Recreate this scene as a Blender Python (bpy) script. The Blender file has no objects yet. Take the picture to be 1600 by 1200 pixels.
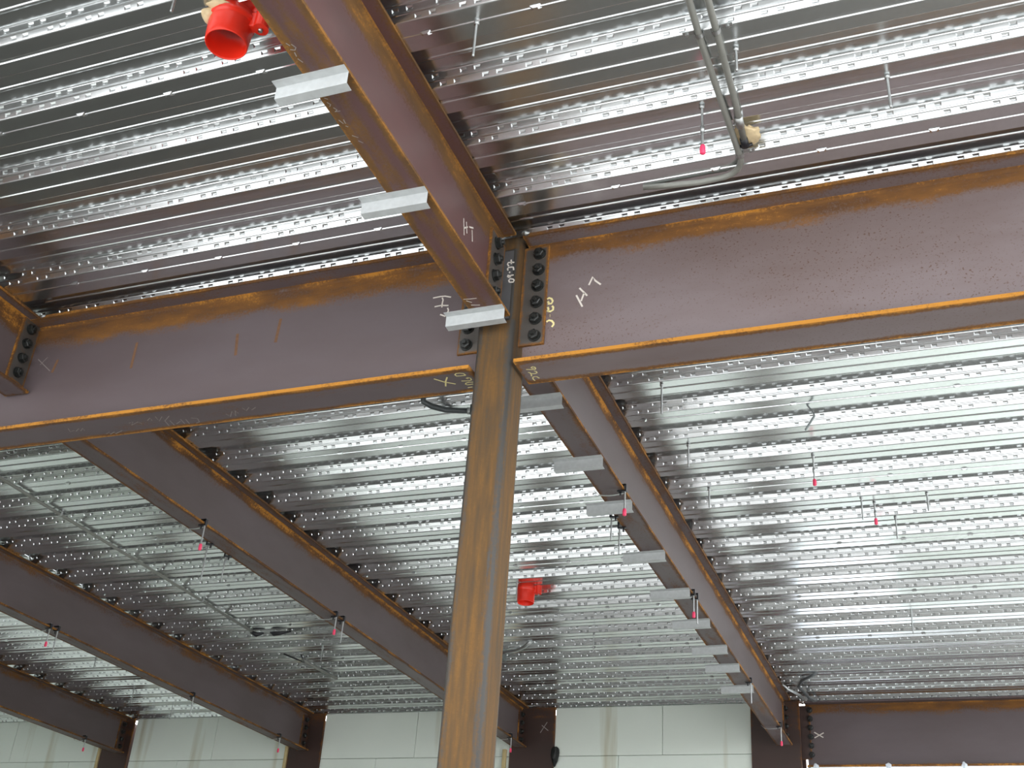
import bpy, bmesh, math, random
from mathutils import Matrix, Vector
random.seed(7)
PI = math.pi
SC = bpy.context.scene
COL = SC.collection

# ------------------------------------------------------------------ camera, world, exposure
cam = bpy.data.cameras.new('camera')
cam.sensor_width = 36.0
cam.lens = 1834.8 / 1600 * 36.0
cam.clip_start = 0.05
cam.clip_end = 500
co = bpy.data.objects.new('camera', cam)
COL.objects.link(co)
RX = Vector((0.9353177583802739, 0.34734123823451046, 0.0673405901386045))
DN = Vector((-0.11684262331056879, 0.4828872882621781, -0.8678523308793402))
FW = Vector((-0.33395881817434203, 0.8038494455160843, 0.4922373174669711))
M = Matrix.Identity(4)
for i in range(3):
    M[i][0], M[i][1], M[i][2] = RX[i], -DN[i], -FW[i]
M[0][3], M[1][3], M[2][3] = 1.52816, -3.54222, 1.6
co.matrix_world = M
SC.camera = co

world = bpy.data.worlds.new('overcast_sky')
SC.world = world
world.use_nodes = True
wn, wl = world.node_tree.nodes, world.node_tree.links
bg = wn['Background']
bg.inputs[0].default_value = (0.93, 0.97, 1.0, 1)
bg.inputs[1].default_value = 1.0
SC.view_settings.view_transform = 'Standard'
SC.view_settings.look = 'None'
SC.view_settings.gamma = 1.0
SC.view_settings.use_curve_mapping = False
SC.view_settings.exposure = 2.7

ZB, ZT = 3.8104, 4.4001            # girder underside, deck underside
ZBB, ZL = 4.0085, 4.0286           # undersides of the crossing and the left beams
TW = 0.0055                        # half thickness of a girder web

# ------------------------------------------------------------------ materials
def newmat(name):
    m = bpy.data.materials.new(name)
    m.use_nodes = True
    nt = m.node_tree
    return m, nt.nodes, nt.links, nt.nodes['Principled BSDF']

def plain(name, col, rough=0.6, metal=0.0, var=0.15, scale=20.0, bump=0.0):
    m, n, l, b = newmat(name)
    tc = n.new('ShaderNodeTexCoord')
    no = n.new('ShaderNodeTexNoise'); no.inputs['Scale'].default_value = scale
    no.inputs['Detail'].default_value = 4
    l.new(tc.outputs['Object'], no.inputs['Vector'])
    mx = n.new('ShaderNodeMixRGB')
    mx.inputs[1].default_value = tuple(c * (1 - var) for c in col) + (1,)
    mx.inputs[2].default_value = tuple(min(1, c * (1 + var)) for c in col) + (1,)
    l.new(no.outputs['Fac'], mx.inputs[0])
    l.new(mx.outputs[0], b.inputs['Base Color'])
    b.inputs['Roughness'].default_value = rough
    b.inputs['Metallic'].default_value = metal
    if bump:
        bp = n.new('ShaderNodeBump'); bp.inputs['Strength'].default_value = bump
        bp.inputs['Distance'].default_value = 0.004
        l.new(no.outputs['Fac'], bp.inputs['Height']); l.new(bp.outputs[0], b.inputs['Normal'])
    return m

HOT = (0.44, 0.185, 0.022)
def steel(name, mill, mill2, rust1, rust2, stretch=(0.35, 1, 1), speck=0.0, bias=0.0, rough=0.5, spec=0.5, hot_on=1.0):
    """hot rolled steel: mill scale that gives way to rust where the mesh attribute 'rust' is high"""
    m, n, l, b = newmat(name)
    tc = n.new('ShaderNodeTexCoord')
    oi = n.new('ShaderNodeObjectInfo')
    add = n.new('ShaderNodeVectorMath'); add.operation = 'ADD'
    sc_ = n.new('ShaderNodeVectorMath'); sc_.operation = 'SCALE'; sc_.inputs['Scale'].default_value = 37.0
    cmb = n.new('ShaderNodeCombineXYZ')
    for k in range(3): l.new(oi.outputs['Random'], cmb.inputs[k])
    l.new(cmb.outputs[0], sc_.inputs[0])
    l.new(tc.outputs['Object'], add.inputs[0]); l.new(sc_.outputs[0], add.inputs[1])
    mp = n.new('ShaderNodeMapping'); mp.inputs['Scale'].default_value = stretch
    l.new(add.outputs[0], mp.inputs['Vector'])
    def noise(scale, detail=5, rough_=0.6, src=mp):
        q = n.new('ShaderNodeTexNoise'); q.inputs['Scale'].default_value = scale
        q.inputs['Detail'].default_value = detail; q.inputs['Roughness'].default_value = rough_
        l.new(src.outputs[0], q.inputs['Vector']); return q
    big, mid, fine = noise(3.0), noise(14.0), noise(90.0, 3, 0.7, add)
    at = n.new('ShaderNodeAttribute'); at.attribute_name = 'rust'
    def math_(op, a, c=None):
        q = n.new('ShaderNodeMath'); q.operation = op
        for i, v in enumerate((a, c)):
            if v is None: continue
            if isinstance(v, (int, float)): q.inputs[i].default_value = v
            else: l.new(v, q.inputs[i])
        return q.outputs[0]
    # rust + (noise - .5) * amount
    s = math_('MULTIPLY', math_('SUBTRACT', mid.outputs['Fac'], 0.5), 0.9)
    s2 = math_('MULTIPLY', math_('SUBTRACT', fine.outputs['Fac'], 0.5), 0.7)
    s3 = math_('MULTIPLY', math_('SUBTRACT', big.outputs['Fac'], 0.5), 0.5)
    tot = math_('ADD', math_('ADD', at.outputs['Fac'], s), math_('ADD', s2, s3))
    mr = n.new('ShaderNodeMapRange'); mr.interpolation_type = 'SMOOTHSTEP'
    mr.inputs['From Min'].default_value = 0.27 - bias; mr.inputs['From Max'].default_value = 0.73 - bias
    l.new(tot, mr.inputs['Value'])
    fac = mr.outputs[0]
    cm = n.new('ShaderNodeMixRGB'); cm.inputs[1].default_value = mill + (1,); cm.inputs[2].default_value = mill2 + (1,)
    cr0 = n.new('ShaderNodeMapRange'); cr0.inputs['From Min'].default_value = 0.35; cr0.inputs['From Max'].default_value = 0.65
    l.new(big.outputs['Fac'], cr0.inputs['Value']); l.new(cr0.outputs[0], cm.inputs[0])
    cr = n.new('ShaderNodeMixRGB'); cr.inputs[1].default_value = rust1 + (1,); cr.inputs[2].default_value = rust2 + (1,)
    cr1 = n.new('ShaderNodeMapRange'); cr1.inputs['From Min'].default_value = 0.35; cr1.inputs['From Max'].default_value = 0.68
    l.new(mid.outputs['Fac'], cr1.inputs['Value']); l.new(cr1.outputs[0], cr.inputs[0])
    # fresh orange on the most exposed arrises (attribute above 0.9)
    hot = n.new('ShaderNodeMapRange'); hot.interpolation_type = 'SMOOTHSTEP'
    hot.inputs['From Min'].default_value = 0.80; hot.inputs['From Max'].default_value = 1.02
    l.new(math_('ADD', at.outputs['Fac'], math_('MULTIPLY', math_('ADD', s, s2), .85)), hot.inputs['Value'])
    hot.inputs['To Max'].default_value = hot_on
    ch = n.new('ShaderNodeMixRGB'); ch.inputs[2].default_value = HOT + (1,)
    l.new(hot.outputs[0], ch.inputs[0]); l.new(cr.outputs[0], ch.inputs[1]); cr = ch
    base = cm.outputs[0]
    if speck:
        sn = noise(130.0, 2, 0.5, add)
        sm = n.new('ShaderNodeMapRange'); sm.interpolation_type = 'SMOOTHSTEP'
        sm.inputs['From Min'].default_value = 0.60; sm.inputs['From Max'].default_value = 0.70
        l.new(sn.outputs['Fac'], sm.inputs['Value'])
        reg = n.new('ShaderNodeMapRange'); reg.inputs['From Min'].default_value = 0.40; reg.inputs['From Max'].default_value = 0.62
        l.new(noise(2.2).outputs['Fac'], reg.inputs['Value'])
        k = math_('MULTIPLY', math_('MULTIPLY', sm.outputs[0], reg.outputs[0]), speck)
        mx = n.new('ShaderNodeMixRGB'); mx.inputs[2].default_value = tuple(c * .8 for c in rust1) + (1,)
        l.new(k, mx.inputs[0]); l.new(base, mx.inputs[1]); base = mx.outputs[0]
    mix = n.new('ShaderNodeMixRGB'); l.new(fac, mix.inputs[0]); l.new(base, mix.inputs[1]); l.new(cr.outputs[0], mix.inputs[2])
    l.new(mix.outputs[0], b.inputs['Base Color'])
    rr = n.new('ShaderNodeMapRange'); rr.inputs['To Min'].default_value = rough; rr.inputs['To Max'].default_value = 0.92
    l.new(fac, rr.inputs['Value']); l.new(rr.outputs[0], b.inputs['Roughness'])
    b.inputs['Specular IOR Level'].default_value = spec
    bp = n.new('ShaderNodeBump'); bp.inputs['Strength'].default_value = 0.35; bp.inputs['Distance'].default_value = 0.002
    hh = math_('MULTIPLY', fine.outputs['Fac'], fac)
    l.new(hh, bp.inputs['Height']); l.new(bp.outputs[0], b.inputs['Normal'])
    return m

RUST1, RUST2 = (0.105, 0.045, 0.014), (0.215, 0.090, 0.018)
M_GIRDER_R = steel('mill_scale_speckled', (0.185, 0.145, 0.148), (0.145, 0.103, 0.098), RUST1, RUST2, speck=0.8)
M_GIRDER_L = steel('mill_scale_grey', (0.122, 0.094, 0.100), (0.104, 0.076, 0.078), RUST1, RUST2)
M_BEAM_RED = steel('mill_scale_reddish', (0.125, 0.060, 0.057), (0.10, 0.054, 0.052), (0.095, 0.046, 0.016), (0.17, 0.078, 0.018), hot_on=0.5)
M_BEAM = steel('mill_scale_dark', (0.118, 0.090, 0.093), (0.095, 0.070, 0.069), (0.075, 0.032, 0.011), (0.17, 0.070, 0.014))
M_COLUMN = steel('rusted_tube_steel', (0.026, 0.023, 0.020), (0.036, 0.031, 0.026), (0.066, 0.038, 0.016), (0.118, 0.057, 0.013),
                 stretch=(3.5, 3.5, 0.28), rough=0.55, hot_on=0.06)
M_WALLCOL = steel('column_brown_primer', (0.055, 0.027, 0.022), (0.042, 0.024, 0.020), (0.085, 0.034, 0.012), (0.17, 0.065, 0.015))
M_PLATE = steel('plate_steel', (0.085, 0.074, 0.066), (0.066, 0.057, 0.051), RUST1, RUST2)

def galv(name, tint=(0.80, 0.82, 0.83), rough=0.16, wave=0.05, r2=0.26):
    m, n, l, b = newmat(name)
    tc = n.new('ShaderNodeTexCoord')
    b.inputs['Metallic'].default_value = 1.0
    sp = n.new('ShaderNodeTexVoronoi'); sp.inputs['Scale'].default_value = 70
    l.new(tc.outputs['Object'], sp.inputs['Vector'])
    mx = n.new('ShaderNodeMixRGB')
    mx.inputs[1].default_value = tuple(c * 0.93 for c in tint) + (1,)
    mx.inputs[2].default_value = tint + (1,)
    l.new(sp.outputs['Distance'], mx.inputs[0]); l.new(mx.outputs[0], b.inputs['Base Color'])
    mp = n.new('ShaderNodeMapping'); mp.inputs['Scale'].default_value = (0.8, 6, 6)
    l.new(tc.outputs['Object'], mp.inputs['Vector'])
    no = n.new('ShaderNodeTexNoise'); no.inputs['Scale'].default_value = 2.5; no.inputs['Detail'].default_value = 3
    l.new(mp.outputs[0], no.inputs['Vector'])
    rr = n.new('ShaderNodeMapRange'); rr.inputs['To Min'].default_value = rough; rr.inputs['To Max'].default_value = r2
    l.new(no.outputs['Fac'], rr.inputs['Value']); l.new(rr.outputs[0], b.inputs['Roughness'])
    bp = n.new('ShaderNodeBump'); bp.inputs['Strength'].default_value = wave; bp.inputs['Distance'].default_value = 0.02
    l.new(no.outputs['Fac'], bp.inputs['Height']); l.new(bp.outputs[0], b.inputs['Normal'])
    return m

M_DECK = galv('galvanised_deck')
M_CLIP = plain('dull_galvanised_clip', (0.50, 0.515, 0.52), 0.5, 0.2, 0.18, 40)
M_ZINC = galv('zinc_rod', (0.55, 0.56, 0.56), 0.35, 0.0, 0.5)
M_CONDUIT = plain('conduit_steel', (0.27, 0.27, 0.245), 0.42, 0.25, 0.12, 40)
M_BOLT = plain('black_bolt_steel', (0.018, 0.019, 0.018), 0.32, 0.0, 0.3, 60)
M_RED = plain('red_plastic', (0.90, 0.034, 0.014), 0.28, 0.0, 0.06, 8)
M_PINK = plain('pink_safety_cap', (0.95, 0.06, 0.16), 0.5, 0.0, 0.05, 8)
M_FOAMY = plain('cream_spray_foam', (0.72, 0.56, 0.34), 0.9, 0.0, 0.2, 60, 0.6)
M_FOAMD = plain('black_sealant', (0.01, 0.011, 0.01), 0.6, 0.0, 0.3, 60, 0.5)
M_TAPE = plain('black_tape', (0.012, 0.012, 0.016), 0.3, 0.0, 0.2, 30)
M_CABLE = plain('grey_cable_sheath', (0.10, 0.11, 0.115), 0.35, 0.3, 0.2, 60)
M_BOX = plain('grey_junction_box', (0.16, 0.18, 0.18), 0.45, 0.6, 0.15, 40)
M_CHALKW = plain('white_chalk', (0.70, 0.64, 0.58), 0.95, 0.0, 0.12, 300)
M_CHALKY = plain('yellow_chalk', (0.78, 0.68, 0.33), 0.95, 0.0, 0.12, 300)
M_CHALKG = plain('faint_chalk', (0.30, 0.265, 0.25), 0.95, 0.0, 0.2, 300)
M_STREAK = plain('orange_rust_streak', (0.17, 0.085, 0.045), 0.95, 0.0, 0.3, 80)
M_WOOD = plain('pale_wood', (0.55, 0.43, 0.22), 0.8, 0.0, 0.2, 30)
M_FLOOR = plain('dusty_concrete_floor', (0.10, 0.094, 0.084), 0.85, 0.0, 0.3, 1.2)
M_GROUND = plain('pale_site_ground', (0.36, 0.355, 0.34), 0.95, 0.0, 0.15, 0.4)

def foam_wall_mat():
    m, n, l, b = newmat('pale_green_foam_block')
    tc = n.new('ShaderNodeTexCoord'); geo = n.new('ShaderNodeNewGeometry')
    no = n.new('ShaderNodeTexNoise'); no.inputs['Scale'].default_value = 1.6; no.inputs['Detail'].default_value = 6
    l.new(geo.outputs['Position'], no.inputs['Vector'])
    mx = n.new('ShaderNodeMixRGB')
    mx.inputs[1].default_value = (0.74, 0.79, 0.72, 1); mx.inputs[2].default_value = (0.82, 0.86, 0.80, 1)
    l.new(no.outputs['Fac'], mx.inputs[0])
    mp = n.new('ShaderNodeMapping'); mp.inputs['Scale'].default_value = (5, 5, 0.35)
    l.new(geo.outputs['Position'], mp.inputs['Vector'])
    st = n.new('ShaderNodeTexNoise'); st.inputs['Scale'].default_value = 1.3; st.inputs['Detail'].default_value = 4
    l.new(mp.outputs[0], st.inputs['Vector'])
    mr = n.new('ShaderNodeMapRange'); mr.inputs['From Min'].default_value = 0.60; mr.inputs['From Max'].default_value = 0.75
    mr.inputs['To Max'].default_value = 0.55
    l.new(st.outputs['Fac'], mr.inputs['Value'])
    m2 = n.new('ShaderNodeMixRGB'); m2.inputs[2].default_value = (0.42, 0.36, 0.20, 1)
    l.new(mr.outputs[0], m2.inputs[0]); l.new(mx.outputs[0], m2.inputs[1])
    l.new(m2.outputs[0], b.inputs['Base Color'])
    b.inputs['Roughness'].default_value = 0.9
    return m
M_WALL = foam_wall_mat()

def sheet_mat(name, dens):
    m, n, l, b = newmat(name)
    b.inputs['Base Color'].default_value = (0.95, 0.97, 1.0, 1); b.inputs['Roughness'].default_value = 0.5
    tr = n.new('ShaderNodeBsdfTranslucent'); tr.inputs[0].default_value = (0.93, 0.96, 1.0, 1)
    mx = n.new('ShaderNodeMixShader'); mx.inputs[0].default_value = dens
    l.new(b.outputs[0], mx.inputs[1]); l.new(tr.outputs[0], mx.inputs[2])
    l.new(mx.outputs[0], n['Material Output'].inputs['Surface'])
    return m
M_SHEET = sheet_mat('white_plastic_sheeting', 0.8)

# ------------------------------------------------------------------ object helpers
def link(o, parent=None):
    COL.objects.link(o)
    if parent is not None: o.parent = parent
    return o

def tag(o, label=None, cat=None, group=None, kind=None):
    if label: o['label'] = label
    if cat: o['category'] = cat
    if group: o['group'] = group
    if kind: o['kind'] = kind
    return o

def thing(name, label, cat, loc=(0, 0, 0), rotz=0.0, group=None, kind=None):
    o = bpy.data.objects.new(name, None)
    o.empty_display_size = 0.1
    o.location = loc; o.rotation_euler = (0, 0, rotz)
    return tag(link(o), label, cat, group, kind)

def meshobj(name, verts, faces, mat, parent=None, smooth=False, rust=None):
    me = bpy.data.meshes.new(name)
    me.from_pydata([tuple(v) for v in verts], [], faces)
    bm = bmesh.new(); bm.from_mesh(me); bmesh.ops.recalc_face_normals(bm, faces=bm.faces); bm.to_mesh(me); bm.free()
    me.materials.append(mat)
    if smooth:
        for p in me.polygons: p.use_smooth = True
    if rust is not None:
        a = me.attributes.new('rust', 'FLOAT', 'POINT')
        for i, v in enumerate(rust): a.data[i].value = v
    return link(bpy.data.objects.new(name, me), parent)

def bmobj(name, bm, mat, parent=None, smooth=False, recalc=True):
    if recalc: bmesh.ops.recalc_face_normals(bm, faces=bm.faces)
    me = bpy.data.meshes.new(name)
    bm.to_mesh(me); bm.free(); me.materials.append(mat)
    if smooth:
        for p in me.polygons: p.use_smooth = True
    return link(bpy.data.objects.new(name, me), parent)

def ring_extrude(pts, axis, a, b, levels=None):
    """closed ring of 2D points extruded between a and b along axis ('x' or 'z')"""
    lv = levels or [a, b]
    n = len(pts); V = []; F = []
    for t in lv:
        for p in pts:
            V.append((t, p[0], p[1]) if axis == 'x' else (p[0], p[1], t))
    for k in range(len(lv) - 1):
        for i in range(n):
            j = (i + 1) % n
            F.append((k * n + i, k * n + j, (k + 1) * n + j, (k + 1) * n + i))
    F.append(tuple(range(n - 1, -1, -1))); F.append(tuple((len(lv) - 1) * n + i for i in range(n)))
    return V, F

def add_box(bm, c, s, rot=None, bevel=0.0):
    r = bmesh.ops.create_cube(bm, size=1.0)
    vs = r['verts']
    bmesh.ops.scale(bm, vec=s, verts=vs)
    if bevel:
        es = list({e for v in vs for e in v.link_edges})
        rb = bmesh.ops.bevel(bm, geom=es, offset=bevel, segments=1, affect='EDGES')
        vs = list({v for f in rb['faces'] for v in f.verts} | {v for v in vs if v.is_valid})
    if rot is not None: bmesh.ops.transform(bm, matrix=rot.to_4x4(), verts=vs)
    bmesh.ops.translate(bm, vec=c, verts=vs)
    return vs

def add_tube(bm, path, r, seg=10, cap=True, radii=None):
    P = [Vector(p) for p in path]
    rings = []
    up = Vector((0, 0, 1))
    for i, p in enumerate(P):
        t = (P[min(i + 1, len(P) - 1)] - P[max(i - 1, 0)]).normalized()
        u = t.cross(up)
        if u.length < 1e-4: u = t.cross(Vector((1, 0, 0)))
        u.normalize(); w = u.cross(t).normalized()
        rr = radii[i] if radii else r
        rings.append([bm.verts.new(p + u * rr * math.cos(2 * PI * k / seg) + w * rr * math.sin(2 * PI * k / seg)) for k in range(seg)])
    for a, b in zip(rings, rings[1:]):
        for k in range(seg):
            bm.faces.new((a[k], a[(k + 1) % seg], b[(k + 1) % seg], b[k]))
    if cap:
        bm.faces.new(rings[0][::-1]); bm.faces.new(rings[-1])
    return rings

def tubeobj(name, path, r, mat, parent=None, seg=10, radii=None):
    bm = bmesh.new(); add_tube(bm, path, r, seg, True, radii)
    o = bmobj(name, bm, mat, parent, smooth=True)
    return o

def boxobj(name, c, s, mat, parent=None, bevel=0.0, rot=None):
    bm = bmesh.new(); add_box(bm, c, s, rot, bevel)
    return bmobj(name, bm, mat, parent)

def blob(name, c, s, mat, parent=None, seed=0, amp=0.35, sub=3):
    rnd = random.Random(seed)
    bm = bmesh.new(); bmesh.ops.create_icosphere(bm, subdivisions=sub, radius=1.0)
    ph = [(rnd.uniform(2, 5), rnd.uniform(2, 5), rnd.uniform(2, 5), rnd.uniform(0, 6)) for _ in range(4)]
    for v in bm.verts:
        d = sum(math.sin(a * v.co.x + e) * math.sin(b * v.co.y + e) * math.sin(g * v.co.z + e * 2) for a, b, g, e in ph) / 2
        v.co *= 1 + amp * d
        v.co = Vector((v.co.x * s[0] + c[0], v.co.y * s[1] + c[1], v.co.z * s[2] + c[2]))
    return bmobj(name, bm, mat, parent, smooth=True)

# ------------------------------------------------------------------ the setting
def slab(name, x0, x1, y0, y1, z0, z1, mat, label, cat):
    o = boxobj(name, ((x0 + x1) / 2, (y0 + y1) / 2, (z0 + z1) / 2), (x1 - x0, y1 - y0, z1 - z0), mat)
    return tag(o, label, cat, kind='structure')
slab('floor', -9.6, 4.7, -2.2, 7.1, -0.2, 0.0, M_FLOOR, 'dusty dark concrete floor slab under the steel frame', 'floor')
slab('ground', -90, 90, -90, 90, -0.5, -0.2, M_GROUND, 'pale bare site ground around the building', 'ground')

# corrugated deck: one shared mesh for a sheet three ribs wide, laid side by side
PITCH, BF, DEP, WEBR = 0.30, 0.127, 0.051, 0.0252
SHEET_L = 4.7
def deck_profile():
    """(y, z) from the middle of one bottom flange to the middle of the third one after it"""
    P = [(0.0, 0.0), (0.0015, 0.0)]
    half = BF / 2
    def groove(c, z, d, w):           # rounded stiffener
        return [(c - w, z), (c - w * .6, z + d * .75), (c - w * .2, z + d), (c + w * .2, z + d), (c + w * .6, z + d * .75), (c + w, z)]
    for k in range(3):
        c = k * PITCH
        if k: P += groove(c, 0, 0.0045, 0.0085)
        y0 = c + half
        P += [(y0 - 0.004, 0), (y0 - 0.001, 0.0012), (y0 + 0.001, 0.004)]
        def web(ya, za, yb, zb_, sgn):  # straight run with a rib along the middle
            out = []
            L = math.hypot(yb - ya, zb_ - za); nx, nz = -(zb_ - za) / L * sgn, (yb - ya) / L * sgn
            for t, o in ((.40, 0), (.45, .0022), (.55, .0022), (.60, 0)):
                out.append((ya + (yb - ya) * t + nx * o, za + (zb_ - za) * t + nz * o))
            return out
        ya, za, yb, zb_ = y0 + .001, .004, y0 + WEBR - .001, DEP - .004
        P += web(ya, za, yb, zb_, -1)
        yt = y0 + WEBR
        P += [(yt - .001, DEP - .004), (yt + .001, DEP - .0012), (yt + .004, DEP)]
        m = c + PITCH / 2
        P += groove(m, DEP, -0.004, 0.009)
        ye = c + PITCH - half - WEBR
        P += [(ye - .004, DEP), (ye - .001, DEP - .0012), (ye + .001, DEP - .004)]
        P += web(ye + .001, DEP - .004, ye + WEBR - .001, .004, -1)
        yy = c + PITCH - half
        P += [(yy - .001, .004), (yy + .001, .0012), (yy + .004, 0)]
    c = 3 * PITCH
    P += [(c - 0.006, 0), (c - 0.004, -0.0035), (c - 0.001, -0.004), (c, -0.0025)]
    return P
PER = 0.1533
def deck_mesh():
    P = deck_profile()
    V = []; F = []
    n = len(P)
    # webs that face the open side carry two rows of pressed dimples, the rest is plain strip
    mark = {}
    for j in range(n - 1):
        (ya, za), (yb, zb_) = P[j], P[j + 1]
        if za > zb_ + .008 and abs(math.hypot(yb - ya, zb_ - za)) > .012: mark[j] = (ya, za, yb, zb_)
    rows = sorted(mark)
    row_of = {j: i % 2 for i, j in enumerate(rows)}
    def quad(a, b, c, d):
        k = len(V); V.extend((a, b, c, d)); F.append((k, k + 1, k + 2, k + 3))
    for j in range(n - 1):
        (ya, za), (yb, zb_) = P[j], P[j + 1]
        if j not in mark:
            quad((0, ya, za), (SHEET_L, ya, za), (SHEET_L, yb, zb_), (0, yb, zb_)); continue
        L = math.hypot(yb - ya, zb_ - za); dy, dz = (yb - ya) / L, (zb_ - za) / L
        ny, nz = -dz, dy                        # into the rib, away from the room
        if ny < 0: ny, nz = -ny, -nz
        def pt(x, t, d=0.0): return (x, ya + dy * L * t + ny * d, za + dz * L * t + nz * d)
        k = rows.index(j) // 2
        t0, t1 = (.10, .86) if row_of[j] == 0 else (.14, .90)
        quad(pt(0, 0), pt(SHEET_L, 0), pt(SHEET_L, t0), pt(0, t0))
        quad(pt(0, t1), pt(SHEET_L, t1), pt(SHEET_L, 1), pt(0, 1))
        x = 0.0; q = .02 + (PER / 2 if row_of[j] else 0) + k * .021
        LX, DD, SX, ST = .024, .0036, .004, .22
        while q < SHEET_L - .09:
            for c in (q, q + .050):
                quad(pt(x, t0), pt(c, t0), pt(c, t1), pt(x, t1))
                e = c + LX; m0, m1 = t0 + (t1 - t0) * .42, t1 - (t1 - t0) * .40
                o = [pt(c, t0), pt(e, t0), pt(e, t1), pt(c, t1)]
                i_ = [pt(c + SX, m0, DD), pt(e - SX, m0, DD), pt(e - SX, m1, DD), pt(c + SX, m1, DD)]
                b = len(V); V.extend(o + i_)
                for u in range(4):
                    w = (u + 1) % 4
                    F.append((b + u, b + w, b + 4 + w, b + 4 + u))
                F.append((b + 4, b + 5, b + 6, b + 7))
                x = e
            q += PER
        quad(pt(x, t0), pt(SHEET_L, t0), pt(SHEET_L, t1), pt(x, t1))
    # button punches along the side lap
    x = .15
    while x < SHEET_L - .05:
        b = len(V)
        c = 3 * PITCH
        for (hx, hy, z) in ((.018, .009, -.0005), (.008, .004, -.0085)):
            for sx, sy in ((-1, -1), (1, -1), (1, 1), (-1, 1)):
                V.append((x + sx * hx, c - .004 + sy * hy, z))
        for i in range(4):
            j = (i + 1) % 4
            F.append((b + i, b + j, b + 4 + j, b + 4 + i))
        F.append((b + 4, b + 5, b + 6, b + 7))
        x += .372
    me = bpy.data.meshes.new('deck_sheet')
    me.from_pydata(V, [], F)
    me.materials.append(M_DECK)
    return me
ceiling = thing('ceiling', 'shiny galvanised corrugated metal floor deck over the steel frame', 'ceiling', (0, 0, ZT), kind='structure')
dm = deck_mesh()
Y0 = -0.325 + 0.0635
for col_x in (-9.4, -4.7, 0.0):
    for k in range(-3, 9):
        y = Y0 + k * 0.9
        if y > 6.9 - 0.3: continue
        o = link(bpy.data.objects.new('deck_sheet', dm), ceiling)
        o.location = (col_x, y, 0.0006 * random.random())

# pale foam block walls, every block a piece
def foam_wall(name, label, spans, y_or_x, along, z_top, rows, h, lens):
    w = thing(name, label, 'wall', (0, 0, 0), kind='structure')
    cache = {}
    for a, b in spans:
        for r in range(rows):
            z1 = z_top - r * h; z0 = max(0.0, z1 - h)
            if z1 <= 0.02: break
            x = a
            L = lens * (0.5 if r % 2 else 0.83)
            while x < b - 1e-4:
                e = min(x + L, b)
                if b - e < 0.12: e = b
                L = lens
                sz = (round(e - x - .004, 3), round(z1 - z0 - .004, 3))
                if sz not in cache:
                    bm = bmesh.new()
                    s = (sz[0], .20, sz[1]) if along == 'x' else (.20, sz[0], sz[1])
                    add_box(bm, (0, 0, 0), s, None, .003)
                    bmesh.ops.recalc_face_normals(bm, faces=bm.faces)
                    me = bpy.data.meshes.new('foam_block'); bm.to_mesh(me); bm.free(); me.materials.append(M_WALL)
                    cache[sz] = me
                o = link(bpy.data.objects.new('foam_block', cache[sz]), w)
                j = random.uniform(0, .002)
                mid = (x + e) / 2
                o.location = (mid, y_or_x + .10 + j, (z0 + z1) / 2) if along == 'x' else (y_or_x - .10 - j, mid, (z0 + z1) / 2)
                x = e
    return w
foam_wall('wall_back', 'pale green foam block wall behind the far columns', [(-9.4, -7.18), (-6.80, -4.88), (-4.52, -2.525), (-2.095, -0.29)],
          6.86, 'x', 4.396, 10, 0.44, 1.22)
foam_wall('wall_left', 'pale foam block wall closing the left side of the floor', [(-3.0, 6.86)], -9.4, 'y', 4.396, 10, 0.44, 1.22)
foam_wall('wall_back', 'low pale foam block wall below the edge girder at the right', [(.98, 4.6)], 6.90, 'x', 3.62, 9, 0.44, 1.22)
foam_wall('wall_back', 'pale foam block wall under the sheeted window beside the far right column', [(.16, .98)], 6.90, 'x', 2.95, 7, 0.44, 1.22)
foam_wall('added_wall_front', 'unseen pale block wall added behind the viewer to grey the left deck reflections', [(-9.4, -4.6)], -3.2, 'x', 4.396, 10, 0.44, 1.22)  # added out of view so the left deck webs reflect grey

# ------------------------------------------------------------------ rolled steel beams
def flange(name, L, bf, z0, z1, mat, parent, prof):
    """prof: list of (fraction of half width, rust) along the underside; the upper face repeats it"""
    h = bf / 2
    ys = [(-1, prof[0])] + [(-f, r) for f, r in prof[1:]] + [(f, r) for f, r in reversed(prof[1:]) if f > 0] + [(1, prof[0])]
    ys = [(f, (r[1] if isinstance(r, tuple) else r)) for f, r in ys]
    pts = [(f * h, z0) for f, r in ys] + [(f * h, z1) for f, r in reversed(ys)]
    rust = [r for f, r in ys] + [r for f, r in reversed(ys)]
    lv = [0, .02, L - .02, L]
    V, F = ring_extrude(pts, 'x', 0, L, lv)
    R = []
    for i in range(4): R += [min(1, r + (.5 if i in (0, 3) else 0)) for r in rust]
    return meshobj(name, V, F, mat, parent, rust=R)

def web(L, z0, z1, tw, mat, parent, top_rust, top_band, bot_rust=.55, x0=0.0, x1=None, cope=0.0, foot=None):
    t = tw / 2; fl = .013
    zs = [(z0, t + fl, .9), (z0 + .004, t + fl * .45, bot_rust + .1), (z0 + fl, t, bot_rust), (z0 + .034, t, .12), (z0 + .10, t, .03), ((z0 + z1) / 2, t, .0),
          (z1 - top_band - .05, t, .05), (z1 - top_band, t, .40), (z1 - top_band * .6, t, top_rust), (z1 - fl, t, top_rust), (z1 - .004, t + fl * .45, top_rust + .1), (z1, t + fl, .9)]
    pts = [(-y, z) for z, y, r in zs] + [(y, z) for z, y, r in reversed(zs)]
    rust = [r for z, y, r in zs] + [r for z, y, r in reversed(zs)]
    x1 = L if x1 is None else x1
    lv = [x0, x0 + .015, x1 - .015, x1]
    V, F = ring_extrude(pts, 'x', x0, x1, lv)
    R = []
    for i in range(4): R += [min(1, r + (.25 if i in (0, 3) else 0)) for r in rust]
    o = meshobj('web', V, F, mat, parent, rust=R)
    return o

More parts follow.
